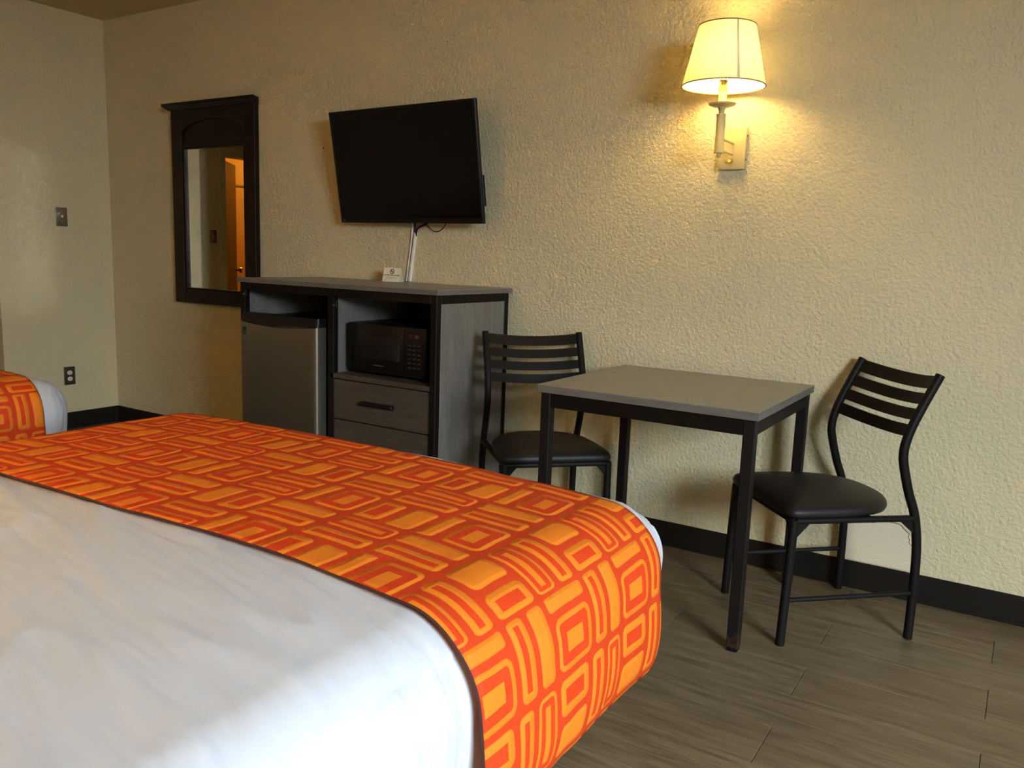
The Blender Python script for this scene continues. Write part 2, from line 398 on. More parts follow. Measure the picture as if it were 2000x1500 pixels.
# ------------------------------------------------------------------ beds
BZ, BHEAD = .668, -3.80
def rounded_point(x, y, z, hx, y0, y1, z1, r, extra=0.0):
    q = Vector((max(-hx+r, min(hx-r, x)), max(y0+r, min(y1-r, y)), min(z1-r, z)))
    d = Vector((x, y, z)) - q
    if d.length < 1e-6: d = Vector((0, 0, 1))
    return q + d.normalized()*(r+extra), d.normalized()
def bed(name, xc, hw, lab, sheetlab, runlab, seed, BFOOT=-1.505):
    r = .12; y0, y1 = BHEAD, BFOOT
    t0 = thing(name, lab, 'bed', (xc, (y0+y1)/2, 0))
    yc = (y0+y1)/2
    MB().box(-hw+.33, hw-.33, y0-yc+.02, y1-yc-.30, 0, .20, .01).build('bed_base', M['bed_base'], t0)
    MB().box(-hw+.22, hw-.22, y0-yc+.02, y1-yc-.24, .20, .262, .01).build('platform', M['bed_base'], t0)
    MB().box(-hw+.02, hw-.02, y0-yc+.02, y1-yc-.02, .262, BZ-.02, .10, 4).build('mattress', M['mattress'], t0, True)
    MB().box(-hw, hw, y0-yc-.06, y0-yc-.02, .1, 1.05, .01).build('headboard', M['espresso'], t0)
    # sheet : rounded shell, open underneath
    bm = bmesh.new(); nx, ny, nz = (270, 330, 24) if seed < 2 else (70, 90, 14); zb = .345
    def add_grid(fn, na, nb):
        g = [[bm.verts.new(fn(i/na, j/nb)) for j in range(nb+1)] for i in range(na+1)]
        for i in range(na):
            for j in range(nb): bm.faces.new((g[i][j], g[i+1][j], g[i+1][j+1], g[i][j+1]))
    def pt(x, y, z):
        p, n = rounded_point(x, y, z, hw, y0, y1, BZ, r)
        th = -.24; qx, qy = (x*math.cos(th)+y*math.sin(th)), (-x*math.sin(th)+y*math.cos(th))
        wx = noise.noise(Vector((x*2.2, y*2.2, 7)))*.035
        fadem = .45 + .55*max(0, min(1, .5+1.4*noise.noise(Vector((x*1.7, y*1.7, seed+20)))))
        rid = 1.0*(1-abs(noise.noise(Vector((qx*1.9+seed, (qy+wx)*11, 0)))*2.0))**3*.0070 + (1-abs(noise.noise(Vector((qx*2.6, (qy+wx)*21+seed, 3)))*2.0))**3*.0034
        a = (rid + noise.noise(Vector((qx*1.6, (qy+wx)*15, 6)))*.0042)*fadem - .006 + noise.noise(Vector((x*1.2, y*1.2, seed)))*.006
        if z < BZ-.01: a += noise.noise(Vector((y*9+x*9, z*1.6, seed+5)))*.008
        # sides lean slightly in towards the bottom where the sheet is tucked
        k = max(0, (.56-p.z)/.2); p = p + n*a; p.z += .020*(1-(x/hw)**2)*max(0, n.z)
        p.x -= math.copysign(.030*k*k, p.x) if abs(p.x) > hw-.05 else 0
        if p.y > y1-.06: p.y -= .03*k*k
        return (p.x, p.y-yc, p.z)
    add_grid(lambda a, b: pt(-hw+2*hw*a, y0+(y1-y0)*b, BZ), nx, ny)
    for s in (-1, 1): add_grid(lambda a, b: pt(s*hw, y0+(y1-y0)*b, zb+(BZ-zb)*a), nz, ny)
    add_grid(lambda a, b: pt(-hw+2*hw*b, y1, zb+(BZ-zb)*a), nz, nx)
    add_grid(lambda a, b: pt(-hw+2*hw*b, y0, zb+(BZ-zb)*a), nz, nx)
    bmesh.ops.remove_doubles(bm, verts=bm.verts[:], dist=.0008)
    bmesh.ops.recalc_face_normals(bm, faces=bm.faces[:])
    m_ = MB(); m_.bm.free(); m_.bm = bm
    sh = m_.build('bed_sheet', M['sheet'], None, True, 180); sh.location = (xc, yc, 0)
    tag(sh, sheetlab, 'sheet')
    # runner across the foot
    ra, rb, zlow = -2.285+(BFOOT+1.505), BFOOT-.134, .335
    hang = BZ-zlow; L = 2*hw+2*hang; ns, nt = 150, 44
    bm = bmesh.new(); uvl = bm.loops.layers.uv.new('cloth'); g = []; info = {}
    def rpt(s, tt, ex):
        if s < hang: x, z = -hw, zlow+s
        elif s > hang+2*hw: x, z = hw, BZ-(s-hang-2*hw)
        else: x, z = -hw+(s-hang), BZ
        y = ra+(rb-ra)*tt - .062*(1-tt)*(1-s/L)**1.4
        p, n = rounded_point(x, y, z, hw, y0, y1, BZ, r, ex)
        wv = noise.noise(Vector((x*1.2, y*1.2, seed)))*.006 + noise.noise(Vector((s*9, y*9, seed+2)))*.0022
        edge = noise.noise(Vector((s*2.3, seed, 9)))*.014*(1-tt)
        p = p + n*wv; p.y += edge; p.z += .020*(1-(x/hw)**2)*max(0, n.z)
        if z < .56: p.x += math.copysign(.006*min(1, (.56-z)/.1), x)
        if z < .52: p.x += math.copysign(noise.noise(Vector((y*7, z*2, seed+7)))*.008*(.52-z)/.18, x) - math.copysign(.022*max(0, (.43-z)/.10)**2, x)
        return p
    for i in range(ns+1):
        row = []
        for j in range(nt+1):
            s, tt = L*i/ns, j/nt
            p = rpt(s, tt, .010)
            v = bm.verts.new((p.x, p.y-yc, p.z)); row.append(v); info[v] = (ra+(rb-ra)*tt - (-2.008) , s-(L-.318) )
        g.append(row)
    for i in range(ns):
        for j in range(nt):
            f = bm.faces.new((g[i][j], g[i+1][j], g[i+1][j+1], g[i][j+1]))
            for lp in f.loops: lp[uvl].uv = info[lp.vert]
    bmesh.ops.recalc_face_normals(bm, faces=bm.faces[:])
    if g[ns//2][nt//2].normal.z < 0: bmesh.ops.reverse_faces(bm, faces=bm.faces[:])
    me = bpy.data.meshes.new('bed_runner'); bm.to_mesh(me); bm.free(); me.materials.append(M['runner'])
    for p in me.polygons: p.use_smooth = True
    ro = link(bpy.data.objects.new('bed_runner', me)); ro.location = (xc, yc, 0); tag(ro, runlab, 'bed runner')
    so = ro.modifiers.new('thick', 'SOLIDIFY'); so.thickness = .006; so.offset = -1
    h = MB(); h.tube([Vector(rpt(L*i/ns, 0, .0065))-Vector((0, yc, 0)) for i in range(ns+1)], .0024, sides=6); h.build('hem', M['hem'], ro, True)
    h = MB(); h.tube([Vector(rpt(L*i/ns, 1, .0065))-Vector((0, yc, 0)) for i in range(ns+1)], .0018, sides=6); h.build('hem', M['hem'], ro, True)
    return t0
bed('bed', 3.672, .822, 'near low bed under white sheet in the foreground, mostly hidden by bedding', 'lightly creased white sheet filling the lower left foreground', 'wide orange patterned runner draped over the near bed and down its side', 1.0)
bed('bed', 1.245, .835, 'far bed at the left edge, only its foot corner showing', 'white sheet showing as a sliver at the far bed corner', 'orange patterned runner on the far bed at the left edge', 4.0, -1.46)

# ------------------------------------------------------------------ cabinet
CX0, CX1, CY0, CY1, CZ = 1.903, 3.090, -.562, -.014, 1.0386
cab = thing('storage_cabinet', 'wide grey and black cabinet with fridge bay, open shelf and drawers', 'cabinet', ((CX0+CX1)/2, CY0, 0))
ox, oy = (CX0+CX1)/2, CY0
def cb(x0, x1, y0, y1, z0, z1, bev=.0015): return MB().box(x0-ox, x1-ox, y0-oy, y1-oy, z0, z1, bev)
ctop = cb(CX0-.004, CX1+.002, CY0-.006, CY1, CZ-.0022, CZ, .0008).build('cabinet_top', M['grey_top'], cab)
cb(CX0-.004, CX1+.002, CY0-.006, CY1, CZ-.0215, CZ-.0022, .0006).build('shaded_edge', M['shaded_edge'], ctop)
zt = CZ-.0215
FP = .032
for x0 in (CX0+.008, CX1-.008-FP):
    cb(x0, x0+FP, CY0+.004, CY0+.004+FP, 0, zt, .003).build('frame_post', M['dark_metal'], cab)
    cb(x0, x0+FP, CY1-.012-FP, CY1-.012, 0, zt, .003).build('frame_post', M['dark_metal'], cab)
DIV0, DIV1 = 2.478, 2.516
cb(DIV0, DIV1, CY0+.006, CY0+.004+FP, .06, zt-.036, .003).build('frame_post', M['dark_metal'], cab)
cb(CX0+.008+FP, CX1-.008-FP, CY0+.004, CY0+.004+FP, zt-.036, zt, .002).build('frame_rail', M['dark_metal'], cab)
cb(CX0+.008+FP, CX1-.008-FP, CY1-.012-FP, CY1-.012, zt-.036, zt, .002).build('frame_rail', M['dark_metal'], cab)
for x0 in (CX0+.008, CX1-.008-FP):
    cb(x0, x0+FP, CY0+.004+FP, CY1-.012-FP, zt-.036, zt, .002).build('frame_rail', M['dark_metal'], cab)
    cb(x0, x0+FP, CY0+.004+FP, CY1-.012-FP, .06, .09, .002).build('frame_rail', M['dark_metal'], cab)
cb(CX0+.012, CX0+.030, CY0+.036, CY1-.044, .09, zt-.036).build('side_panel', M['grey_side'], cab)
cb(CX1-.028, CX1-.010, CY0+.036, CY1-.044, .09, zt-.036).build('side_panel', M['grey_side'], cab)
cb(DIV0+.010, DIV1-.004, CY0+.036, CY1-.03, .07, zt-.002).build('divider_panel', M['grey_side'], cab)
cb(CX0+.03, CX1-.03, CY1-.03, CY1-.02, .07, zt-.002).build('back_panel', M['black_vinyl'], cab)
cb(CX0+.03, CX1-.03, CY0+.04, CY1-.03, .055, .07).build('bottom_panel', M['drawer'], cab)
cb(DIV1-.02, CX1-.03, CY0+.006, CY1-.03, .624, .645).build('shelf', M['drawer'], cab)
for z0, z1 in ((.443, .619), (.235, .438), (.075, .230)):
    dw = cb(DIV1-.016, CX1-.024, CY0+.010, CY0+.028, z0, z1, .002).build('drawer', M['drawer'], cab)
    hz_ = z0+.088
    h = MB(); h.prism([(CY0+.010-oy, hz_+.010), (CY0-.008-oy, hz_+.009), (CY0-.011-oy, hz_+.003), (CY0-.011-oy, hz_-.005), (CY0-.005-oy, hz_-.009), (CY0+.010-oy, hz_-.010)], 0, 2.685-ox, 2.862-ox, bev=.002)
    h.build('drawer_handle', M['black_plastic'], dw)
for bx, bz in ((CX0+.036, .962), (DIV1+.004, .945)):
    MB().lathe([(.006, 0), (.005, .004), (.002, .006)], 8, Matrix.Translation((bx-ox, CY0+.004-oy, bz)) @ Matrix.Rotation(R(90), 4, 'X')).build('bolt', M['nickel_plate'], cab, True)
    MB().box(bx-.014-ox, bx+.014-ox, CY0+.0045-oy, CY0+.012-oy, bz-.012, bz+.020, .002).build('bracket', M['black_plastic'], cab)

# ------------------------------------------------------------------ fridge
FX0, FX1 = 1.968, 2.466
fr = thing('mini_fridge', 'compact steel fronted fridge standing inside the left bay of the cabinet', 'fridge', ((FX0+FX1)/2, -.3, .07))
fx = (FX0+FX1)/2; hw = (FX1-FX0)/2-.004
MB().box(-hw, hw, -.245, .24, 0, .795, .008, 2).build('fridge_body', M['black_plastic'], fr, True)
def door_poly(h, yf, yb, r):
    pts = [(-h, yb)]
    for k in range(7):
        a = R(180+90*k/6); pts.append((-h+r+r*math.cos(a), yf+r+r*math.sin(a)))
    for k in range(7):
        a = R(270+90*k/6); pts.append((h-r+r*math.cos(a), yf+r+r*math.sin(a)))
    pts.append((h, yb)); return pts
DT = .775    # top of the steel skin (local z); its top edge dips in an arc
bm = bmesh.new(); poly = door_poly(hw+.004, -.311, -.252, .018)
def arc(x): return .772-.017*(1-(x/(hw+.006))**2)
lo = [bm.verts.new((x, y, .02)) for x, y in poly]; hi = [bm.verts.new((x, y, arc(x))) for x, y in poly]
# subdivide the front so the arc is smooth
bm.free(); bm = bmesh.new()
dense = []
for i, (p, q) in enumerate(zip(poly, poly[1:])):
    n_ = 18 if abs(q[0]-p[0]) > .2 else 1
    for k in range(n_): dense.append((p[0]+(q[0]-p[0])*k/n_, p[1]+(q[1]-p[1])*k/n_))
dense.append(poly[-1])
lo = [bm.verts.new((x, y, .02)) for x, y in dense]; hi = [bm.verts.new((x, y, arc(x))) for x, y in dense]
nn = len(dense)
for k in range(nn): bm.faces.new((lo[k], lo[(k+1) % nn], hi[(k+1) % nn], hi[k]))
bm.faces.new(lo[::-1]); bm.faces.new(hi)
bmesh.ops.recalc_face_normals(bm, faces=bm.faces[:])
b = MB(); b.bm.free(); b.bm = bm; door = b.build('fridge_door', M['steel'], fr, True, 40)
bm = bmesh.new()
lo = [bm.verts.new((x, y+.003 if y < -.26 else y, arc(x)-.001)) for x, y in dense]; hi = [bm.verts.new((x*.99, y+.012 if y < -.26 else y, .811)) for x, y in dense]
for k in range(nn): bm.faces.new((lo[k], lo[(k+1) % nn], hi[(k+1) % nn], hi[k]))
bm.faces.new(lo[::-1]); bm.faces.new(hi)
bmesh.ops.recalc_face_normals(bm, faces=bm.faces[:])
b = MB(); b.bm.free(); b.bm = bm; b.build('door_cap', M['black_plastic'], door, True, 40)
bd = MB(); bx, bz = -.215, .727
for (x0, x1, z0, z1) in ((-.012, .012, -.018, -.013), (-.012, .012, .013, .018), (-.012, -.007, -.013, .013), (.007, .012, -.013, .013), (-.003, .003, -.006, .013)):
    bd.box(bx+x0, bx+x1, -.3125, -.3105, bz+z0, bz+z1)
bd.build('badge', M['ink'], door)

# ------------------------------------------------------------------ microwave
mw = thing('microwave', 'black microwave oven sitting on the open shelf of the cabinet', 'microwave', (2.772, -.49, .6465))
MB().box(-.217, .217, .006, .36, .014, .226, .006, 2).build('microwave_body', M['black_plastic'], mw, True)
md = MB().box(-.217, .095, -.014, .008, .014, .226, .005, 2).build('microwave_door', M['tv_plastic'], mw, True)
MB().box(-.140, .078, -.0165, -.0135, .074, .180, .002).build('door_window', M['dark_glass'], md)
MB().box(-.070, -.012, -.0158, -.0138, .046, .050).build('maker_mark', M['nickel_plate'], md)
cp = MB().box(.097, .217, -.014, .008, .014, .226, .004, 2).build('control_panel', M['black_plastic'], mw, True)
k_ = 0
for r_ in range(6):
    for c_ in range(3):
        MB().box(.118+c_*.026, .138+c_*.026, -.0165, -.0135, .050+r_*.019, .063+r_*.019, .002).build('keypad_button', M['tv_plastic'], cp)
        b = MB()
        b.box(.124+c_*.026, .132+c_*.026, -.0172, -.0163, .055+r_*.019, .058+r_*.019); b.build('key_legend', M['nickel_plate'], cp); k_ += 1
MB().box(.122, .190, -.0158, -.0135, .178, .200, .001).build('display', M['dark_glass'], cp)
for dx, dz, kind in ((.160, .182, 0), (.170, .182, 1)):
    b = MB(); b.box(dx, dx+.002, -.0168, -.0156, dz, dz+.014); b.box(dx, dx+.008, -.0168, -.0156, dz+.012, dz+.014); b.box(dx, dx+.008, -.0168, -.0156, dz+.006, dz+.008); b.box(dx+.006, dx+.008, -.0168, -.0156, dz, dz+.014)
    if kind == 0: b.box(dx, dx+.008, -.0168, -.0156, dz, dz+.002)
    b.build('display_digit', M['nickel_plate'], cp)
for sx, sy in ((-1, .03), (1, .03), (-1, .32), (1, .32)):
    MB().lathe([(.012, 0), (.014, .014)], 10, Matrix.Translation((sx*.19, sy, 0))).build('foot', M['black_plastic'], mw, True)

# ------------------------------------------------------------------ no smoking tent card
cd = thing('tent_card', 'small folded cream no smoking card standing on the cabinet top', 'card', (2.447, -.100, CZ))
cd.rotation_euler = (0, 0, R(4))
tilt = Matrix.Rotation(R(-14), 4, 'X')
face = MB().box(-.051, .051, -.0004, .0004, 0, .068, 0, 1, tilt).build('card_front', M['card'], cd)
MB().box(-.051, .051, .0326, .0334, 0, .068, 0, 1, Matrix.Translation((0, .0326, 0)) @ Matrix.Rotation(R(14), 4, 'X') @ Matrix.Translation((0, -.0326, 0))).build('card_back', M['card'], cd)
b = MB(); n_ = 24
bm = bmesh.new()
o_ = [bm.verts.new((.013*math.cos(2*math.pi*k/n_), -.0008, .050+.013*math.sin(2*math.pi*k/n_))) for k in range(n_)]
i_ = [bm.verts.new((.0098*math.cos(2*math.pi*k/n_), -.0008, .050+.0098*math.sin(2*math.pi*k/n_))) for k in range(n_)]
for k in range(n_): bm.faces.new((o_[k], o_[(k+1) % n_], i_[(k+1) % n_], i_[k]))
b._merge(bm, tilt)
b.box(-.0013, .0013, -.0010, -.0006, -.011, .011, 0, 1, tilt @ Matrix.Translation((0, 0, .050)) @ Matrix.Rotation(R(-45), 4, 'Y'))
b.box(-.008, .004, -.0010, -.0006, .0488, .0512, 0, 1, tilt); b.box(.005, .008, -.0010, -.0006, .0488, .0512, 0, 1, tilt)
b.build('no_smoking_symbol', M['ink'], face)
def text(body, size, loc, rot, mtl, parent, name, align='CENTER'):
    cu = bpy.data.curves.new(name, 'FONT'); cu.body = body; cu.size = size; cu.align_x = align; cu.extrude = .0002
    to = bpy.data.objects.new(name, cu); COL.objects.link(to); bpy.context.view_layer.update()
    me_ = bpy.data.meshes.new_from_object(to.evaluated_get(bpy.context.evaluated_depsgraph_get())); bpy.data.objects.remove(to)
    me_.materials.append(mtl); o = link(bpy.data.objects.new(name, me_), parent); o.location = loc; o.rotation_euler = rot; return o
def onface(z): return tilt @ Vector((0, -.0009, z))
text('NO SMOKING ROOM', .0098, onface(.0285), (R(90-14), 0, 0), M['ink'], face, 'card_heading')
M['grey_ink'] = mat('grey_ink', (.30, .26, .20), .6)
for z_, w_ in ((.0225, .030), (.0180, .036), (.0135, .032), (.0070, .040)):       # fine print, too small to read
    MB().box(-w_, w_, -.0009, -.0005, z_-.0007, z_+.0007, 0, 1, tilt).build('card_print', M['grey_ink'], face)

# ------------------------------------------------------------------ television
tv = thing('television', 'black flat screen television tilted forward on the wall above the cabinet', 'television', (2.540, -.133, 1.58))
tv.rotation_euler = (R(9.6), 0, R(-2.9))
w2, h2 = .45, .265
b = MB()
b.box(-w2, w2, 0, .016, -h2, h2, .002, 1); b.build('cabinet_shell', M['tv_plastic'], tv, True)
b = MB()
for (x0, x1, z0, z1) in ((-w2+.001, -w2+.012, -h2+.001, h2-.001), (w2-.012, w2-.001, -h2+.001, h2-.001), (-w2+.012, w2-.012, h2-.012, h2-.001), (-w2+.012, w2-.012, -h2+.001, -h2+.024)):
    b.box(x0, x1, -.004, .002, z0, z1, .001)
b.build('bezel', M['tv_plastic'], tv)
MB().box(-w2+.012, w2-.012, -.0015, .001, -h2+.024, h2-.012).build('screen', M['tv_screen'], tv)
MB().box(-.36, .36, .016, .058, -.235, .10, .012, 2).build('back_housing', M['black_plastic'], tv, True)
MB().box(w2-.03, w2+.004, .008, .026, -.190, -.055, .003).build('side_port_cover', M['black_plastic'], tv)
MB().box(-w2+.02, -w2+.026, -.0048, -.0036, -h2+.010, -h2+.014).build('standby_light', M['nickel_plate'], tv)
b = MB(); b.box(-.12, .12, .058, .068, -.10, .10, .002); b.build('bracket_plate', M['black_plastic'], tv)
wm = thing('wall_mount', 'black metal wall bracket behind the television', 'bracket', (2.54, -.0, 1.56))
MB().box(-.09, .09, -.012, -.0005, -.11, .11, .002).build('wall_plate', M['dark_metal'], wm)
MB().box(-.02, .02, -.052, -.012, -.03, .03, .002).build('mount_arm', M['dark_metal'], wm)
# cables
def cable(name, label, pts, r, m, cat='cable'):
    P_ = [Vector(p) for p in pts]; out = []
    for i in range(len(P_)-1):
        p0, p1, p2, p3 = P_[max(i-1, 0)], P_[i], P_[i+1], P_[min(i+2, len(P_)-1)]
        for k in range(8):
            t_ = k/8; out.append(.5*((2*p1)+(-p0+p2)*t_+(2*p0-5*p1+4*p2-p3)*t_*t_+(-p0+3*p1-3*p2+p3)*t_**3))
    out.append(P_[-1]); b = MB(); b.tube(out, r, sides=8)
    return tag(b.build(name, m, None, True), label, cat)
cv = MB(); cv.prism([(2.516, 1.278), (2.530, 1.278), (2.496, 1.0405), (2.481, 1.0405)], 1, -.014, -.0005, bev=.002)
tag(cv.build('cable_raceway', M['white_plastic']), 'wide cream cable cover strip from the television down to the cabinet', 'cable cover')
cable('white_cable', 'thin white cable beside the left edge of the cable cover strip', [(2.504, -.012, 1.345), (2.501, -.007, 1.30), (2.489, -.005, 1.20), (2.475, -.005, 1.10), (2.467, -.006, 1.042)], .0042, M['white_plastic'])
cable('black_cable', 'straight black lead entering the top of the cable cover strip', [(2.520, -.012, 1.36), (2.521, -.012, 1.32), (2.520, -.008, 1.26)], .004, M['black_plastic'])
cable('black_cable', 'black lead slanting from the cable cover strip up behind the television', [(2.63, -.014, 1.36), (2.60, -.014, 1.325), (2.56, -.014, 1.308), (2.533, -.012, 1.292), (2.524, -.008, 1.26)], .005, M['black_plastic'])
cable('black_cable', 'thin looped black wire drooping under the television', [(2.575, -.014, 1.36), (2.58, -.014, 1.33), (2.625, -.014, 1.292), (2.665, -.014, 1.285), (2.705, -.014, 1.315), (2.708, -.014, 1.36)], .002, M['black_plastic'])

# ------------------------------------------------------------------ wall mirror
MX0, MX1, MZ0, MZ1 = .690, 1.412, .838, 1.962
mi = thing('wall_mirror', 'tall dark wood framed mirror with cornice hanging left of the television', 'mirror', ((MX0+MX1)/2, 0, MZ0))
mx0 = (MX0+MX1)/2
hw = (MX1-MX0)/2; hh = MZ1-MZ0; st = .092; gb, gt = .082, .900
for s in (-1, 1): MB().box(min(s*hw, s*(hw-st)), max(s*hw, s*(hw-st)), -.034, -.001, 0, hh, .003).build('stile', M['espresso'], mi)
MB().box(-hw+st, hw-st, -.032, -.001, 0, gb, .003).build('bottom_rail', M['espresso'], mi)
MB().box(-hw+st, hw-st, -.020, -.001, gt, hh, .002).build('header_panel', M['espresso'], mi)
pl = [(-hw+st, hh-.0), (-hw+st, hh-.150)]
pl += [(-hw+st+.03+(2*(hw-st)-.06)*k/20, hh-.115+.045*math.sin(math.pi*k/20)**.8) for k in range(21)]
pl += [(hw-st, hh-.150), (hw-st, hh)]
MB().prism(pl, 1, -.033, -.018, bev=.001).build('arched_rail', M['espresso'], mi)
MB().box(-hw+st, hw-st, -.030, -.018, gt, gt+.020, .002).build('header_rail', M['espresso'], mi)
b = MB()
for (x0, x1, z0, z1) in ((-hw+st, -hw+st+.014, gb, gt), (hw-st-.014, hw-st, gb, gt), (-hw+st+.014, hw-st-.014, gb, gb+.008), (-hw+st+.014, hw-st-.014, gt-.006, gt)):
    b.box(x0, x1, -.026, -.006, z0, z1, .004)
b.build('bead', M['espresso'], mi)
MB().box(-hw+st+.012, hw-st-.012, -.012, -.002, gb+.004, gt-.004).build('mirror_glass', M['mirror'], mi)
prof = [(0, 0), (-.042, 0), (-.052, .008), (-.066, .020), (-.070, .022), (-.070, .036), (0, .036)]
bm = bmesh.new(); rows = []
for e, (py, pz) in enumerate(prof):
    ex = max(0, -py-.036)
    rows.append((bm.verts.new((-hw-ex, py-.001, hh-.012+pz)), bm.verts.new((hw+ex, py-.001, hh-.012+pz))))
for A_, B_ in zip(rows, rows[1:]): bm.faces.new((A_[0], A_[1], B_[1], B_[0]))
bm.faces.new([r_[0] for r_ in rows]); bm.faces.new([r_[1] for r_ in rows][::-1]); bm.faces.new((rows[-1][0], rows[-1][1], rows[0][1], rows[0][0]))
bmesh.ops.recalc_face_normals(bm, faces=bm.faces[:])
b = MB(); b.bm.free(); b.bm = bm; b.build('cornice', M['espresso'], mi)

# ------------------------------------------------------------------ wall plates
def plate_left(name, label, y, z, outlet):
    o = thing(name, label, 'outlet' if outlet else 'switch', (0, y, z), R(90))   # local -y faces into the room (+x)
    MB().box(-.035, .035, -.007, -.0003, -.057, .057, .003, 2).build('cover_plate', M['brown_plate'] if outlet else M['nickel_plate'], o, True)
    if outlet:
        for s in (-1, 1):
            rc = MB(); rc.lathe([(.0165, 0), (.0165, .003), (.015, .004)], 20, Matrix.Translation((0, -.006, s*.0195)) @ Matrix.Rotation(R(90), 4, 'X') @ Matrix.Diagonal((1, .86, 1, 1)))
            rc = rc.build('receptacle', M['white_plastic'], o, True)
            b = MB(); b.box(-.0075, -.0055, -.0108, -.0095, s*.0195-.001, s*.0195+.008); b.box(.0055, .0075, -.0108, -.0095, s*.0195-.001, s*.0195+.007); b.box(-.002, .002, -.0108, -.0095, s*.0195-.010, s*.0195-.005)
            b.build('slot', M['ink'], rc)
        MB().lathe([(.0025, 0), (.0015, .001)], 8, Matrix.Translation((0, -.0068, 0)) @ Matrix.Rotation(R(90), 4, 'X')).build('screw', M['nickel_plate'], o)
    else:
        MB().box(-.004, .004, -.018, -.006, -.004, .012, .002).build('toggle', M['white_plastic'], o)
        for s in (-1, 1): MB().lathe([(.004, 0), (.003, .0018)], 8, Matrix.Translation((0, -.0068, s*.030)) @ Matrix.Rotation(R(90), 4, 'X')).build('screw', M['chrome'], o, True)
    return o
plate_left('light_switch', 'small metal switch plate on the left wall above the outlet', -.323, 1.322, False)
plate_left('wall_outlet', 'brown outlet plate with white sockets low on the left wall', -.321, .338, True)
o = plate_left('light_switch', 'metal switch plate beside the bathroom doorway, seen only in the mirror', -1.585, 1.255, False); o.location.x = AX

# ------------------------------------------------------------------ sconce
def sconce():
    o = thing('wall_sconce', 'lit wall lamp with white tapered shade above the table', 'lamp', (4.06, 0, 1.53))
    z0 = 1.53; Y = -.172
    pm = Matrix.Translation((0, Y, -z0))
    MB().box(-.050, .052, -.026, -.001, 1.537-z0, 1.690-z0, .003, 2).build('backplate', M['cream_metal'], o, True)
    for z in (1.632, 1.592): MB().tube([(0, Y+.012, z-z0), (.004, -.026, z-z0)], .0045, sides=8).build('arm', M['cream_metal'], o, True)
    MB().lathe([(.009, 0), (.009, .006), (.005, .012), (.006, .018)], 10, Matrix.Translation((.0, -.026, 1.566-z0)) @ Matrix.Rotation(R(90), 4, 'X')).build('switch_knob', M['brass'], o, True)
    for z in (1.66, 1.572): MB().lathe([(.004, 0), (.003, .002)], 8, Matrix.Translation((.052, -.013, z-z0)) @ Matrix.Rotation(R(90), 4, 'Y')).build('screw', M['brown_plate'], o)
    MB().lathe([(.004, 1.563), (.007, 1.568), (.007, 1.578), (.0195, 1.579), (.0195, 1.584), (.0178, 1.586), (.0178, 1.710), (.019, 1.712), (.019, 1.716), (.011, 1.718), (.011, 1.728), (.016, 1.738), (.022, 1.742)], 8, pm).build('stem', M['cream_metal'], o, True, 50)
    MB().lathe([(.012, 1.741), (.030, 1.741), (.047, 1.748), (.050, 1.753), (.046, 1.752), (.030, 1.746), (.012, 1.746)], 28, pm).build('drip_pan', M['cream_metal'], o, True)
    MB().lathe([(.0145, 1.745), (.0145, 1.795)], 16, pm).build('candle_sleeve', M['candle'], o, True)
    MB().lathe([(.013, 1.795), (.017, 1.797), (.017, 1.812), (.013, 1.815), (.015, 1.828), (.017, 1.832), (.014, 1.838)], 16, pm).build('socket', M['brass'], o, True)
    MB().lathe([(.012, 1.838), (.018, 1.85), (.036, 1.885), (.040, 1.905), (.034, 1.930), (.012, 1.948)], 16, pm).build('bulb', M['bulb'], o, True)
    R0, R1, Z0, Z1 = .147, .100, 1.812, 2.018
    sh = MB().lathe([(R0, Z0), (R1, Z1)], 64, pm, caps=False).build('shade', M['shade'], o, True)
    for rr, zz in ((R0, Z0), (R1, Z1)):
        MB().tube([(rr*math.cos(2*math.pi*k/64), Y+rr*math.sin(2*math.pi*k/64), zz-z0) for k in range(65)], .0022, sides=6, up=Vector((0, 0, 1))).build('shade_trim', M['trim_cloth'], sh, True)
    a0 = R(-52)
    bm = bmesh.new(); vs = []
    for k in range(3):
        a = a0+R(4.0)*(k/2-.5); vs.append([bm.verts.new(((r_+.0012)*math.cos(a), Y+(r_+.0012)*math.sin(a), z_-z0)) for r_, z_ in ((R0, Z0), (R1, Z1))])
    for p, q in zip(vs, vs[1:]): bm.faces.new((p[0], q[0], q[1], p[1]))
    b = MB(); b.bm.free(); b.bm = bm; b.build('shade_seam', M['shade'], sh)
    for k in range(3):
        a = R(30+120*k); MB().tube([(.012*math.cos(a), Y+.012*math.sin(a), 1.845-z0), (R1*.99*math.cos(a), Y+R1*.99*math.sin(a), Z1-.012-z0)], .0016, sides=6).build('shade_spider', M['brass'], sh)
    return o
sc = sconce()
area_bulb = 4*math.pi*.034**2
BULB_EM.inputs[1].default_value = LAMP_W/(math.pi*area_bulb)
M['bulb_fill'] = M['bulb'].copy(); M['bulb_fill'].name = 'lit_fill_bulb'
[n for n in M['bulb_fill'].node_tree.nodes if n.type == 'EMISSION'][0].inputs[1].default_value = FILL_LAMP_W/(math.pi*area_bulb)
[n for n in M['bulb_fill'].node_tree.nodes if n.type == 'EMISSION'][0].inputs[0].default_value = (1, .61, .16, 1)
s2 = copy_tree(sc);  # unseen copy, added to throw warm fill light on the upper walls
for ch in s2.children:
    if ch.name.startswith('bulb'):
        ch.data = ch.data.copy(); ch.data.materials[0] = M['bulb_fill']
s2.location = (2.54, -D, 1.53); s2.rotation_euler = (0, 0, R(180)); s2['label'] = 'unseen wall lamp added on the headboard wall for warm fill light'
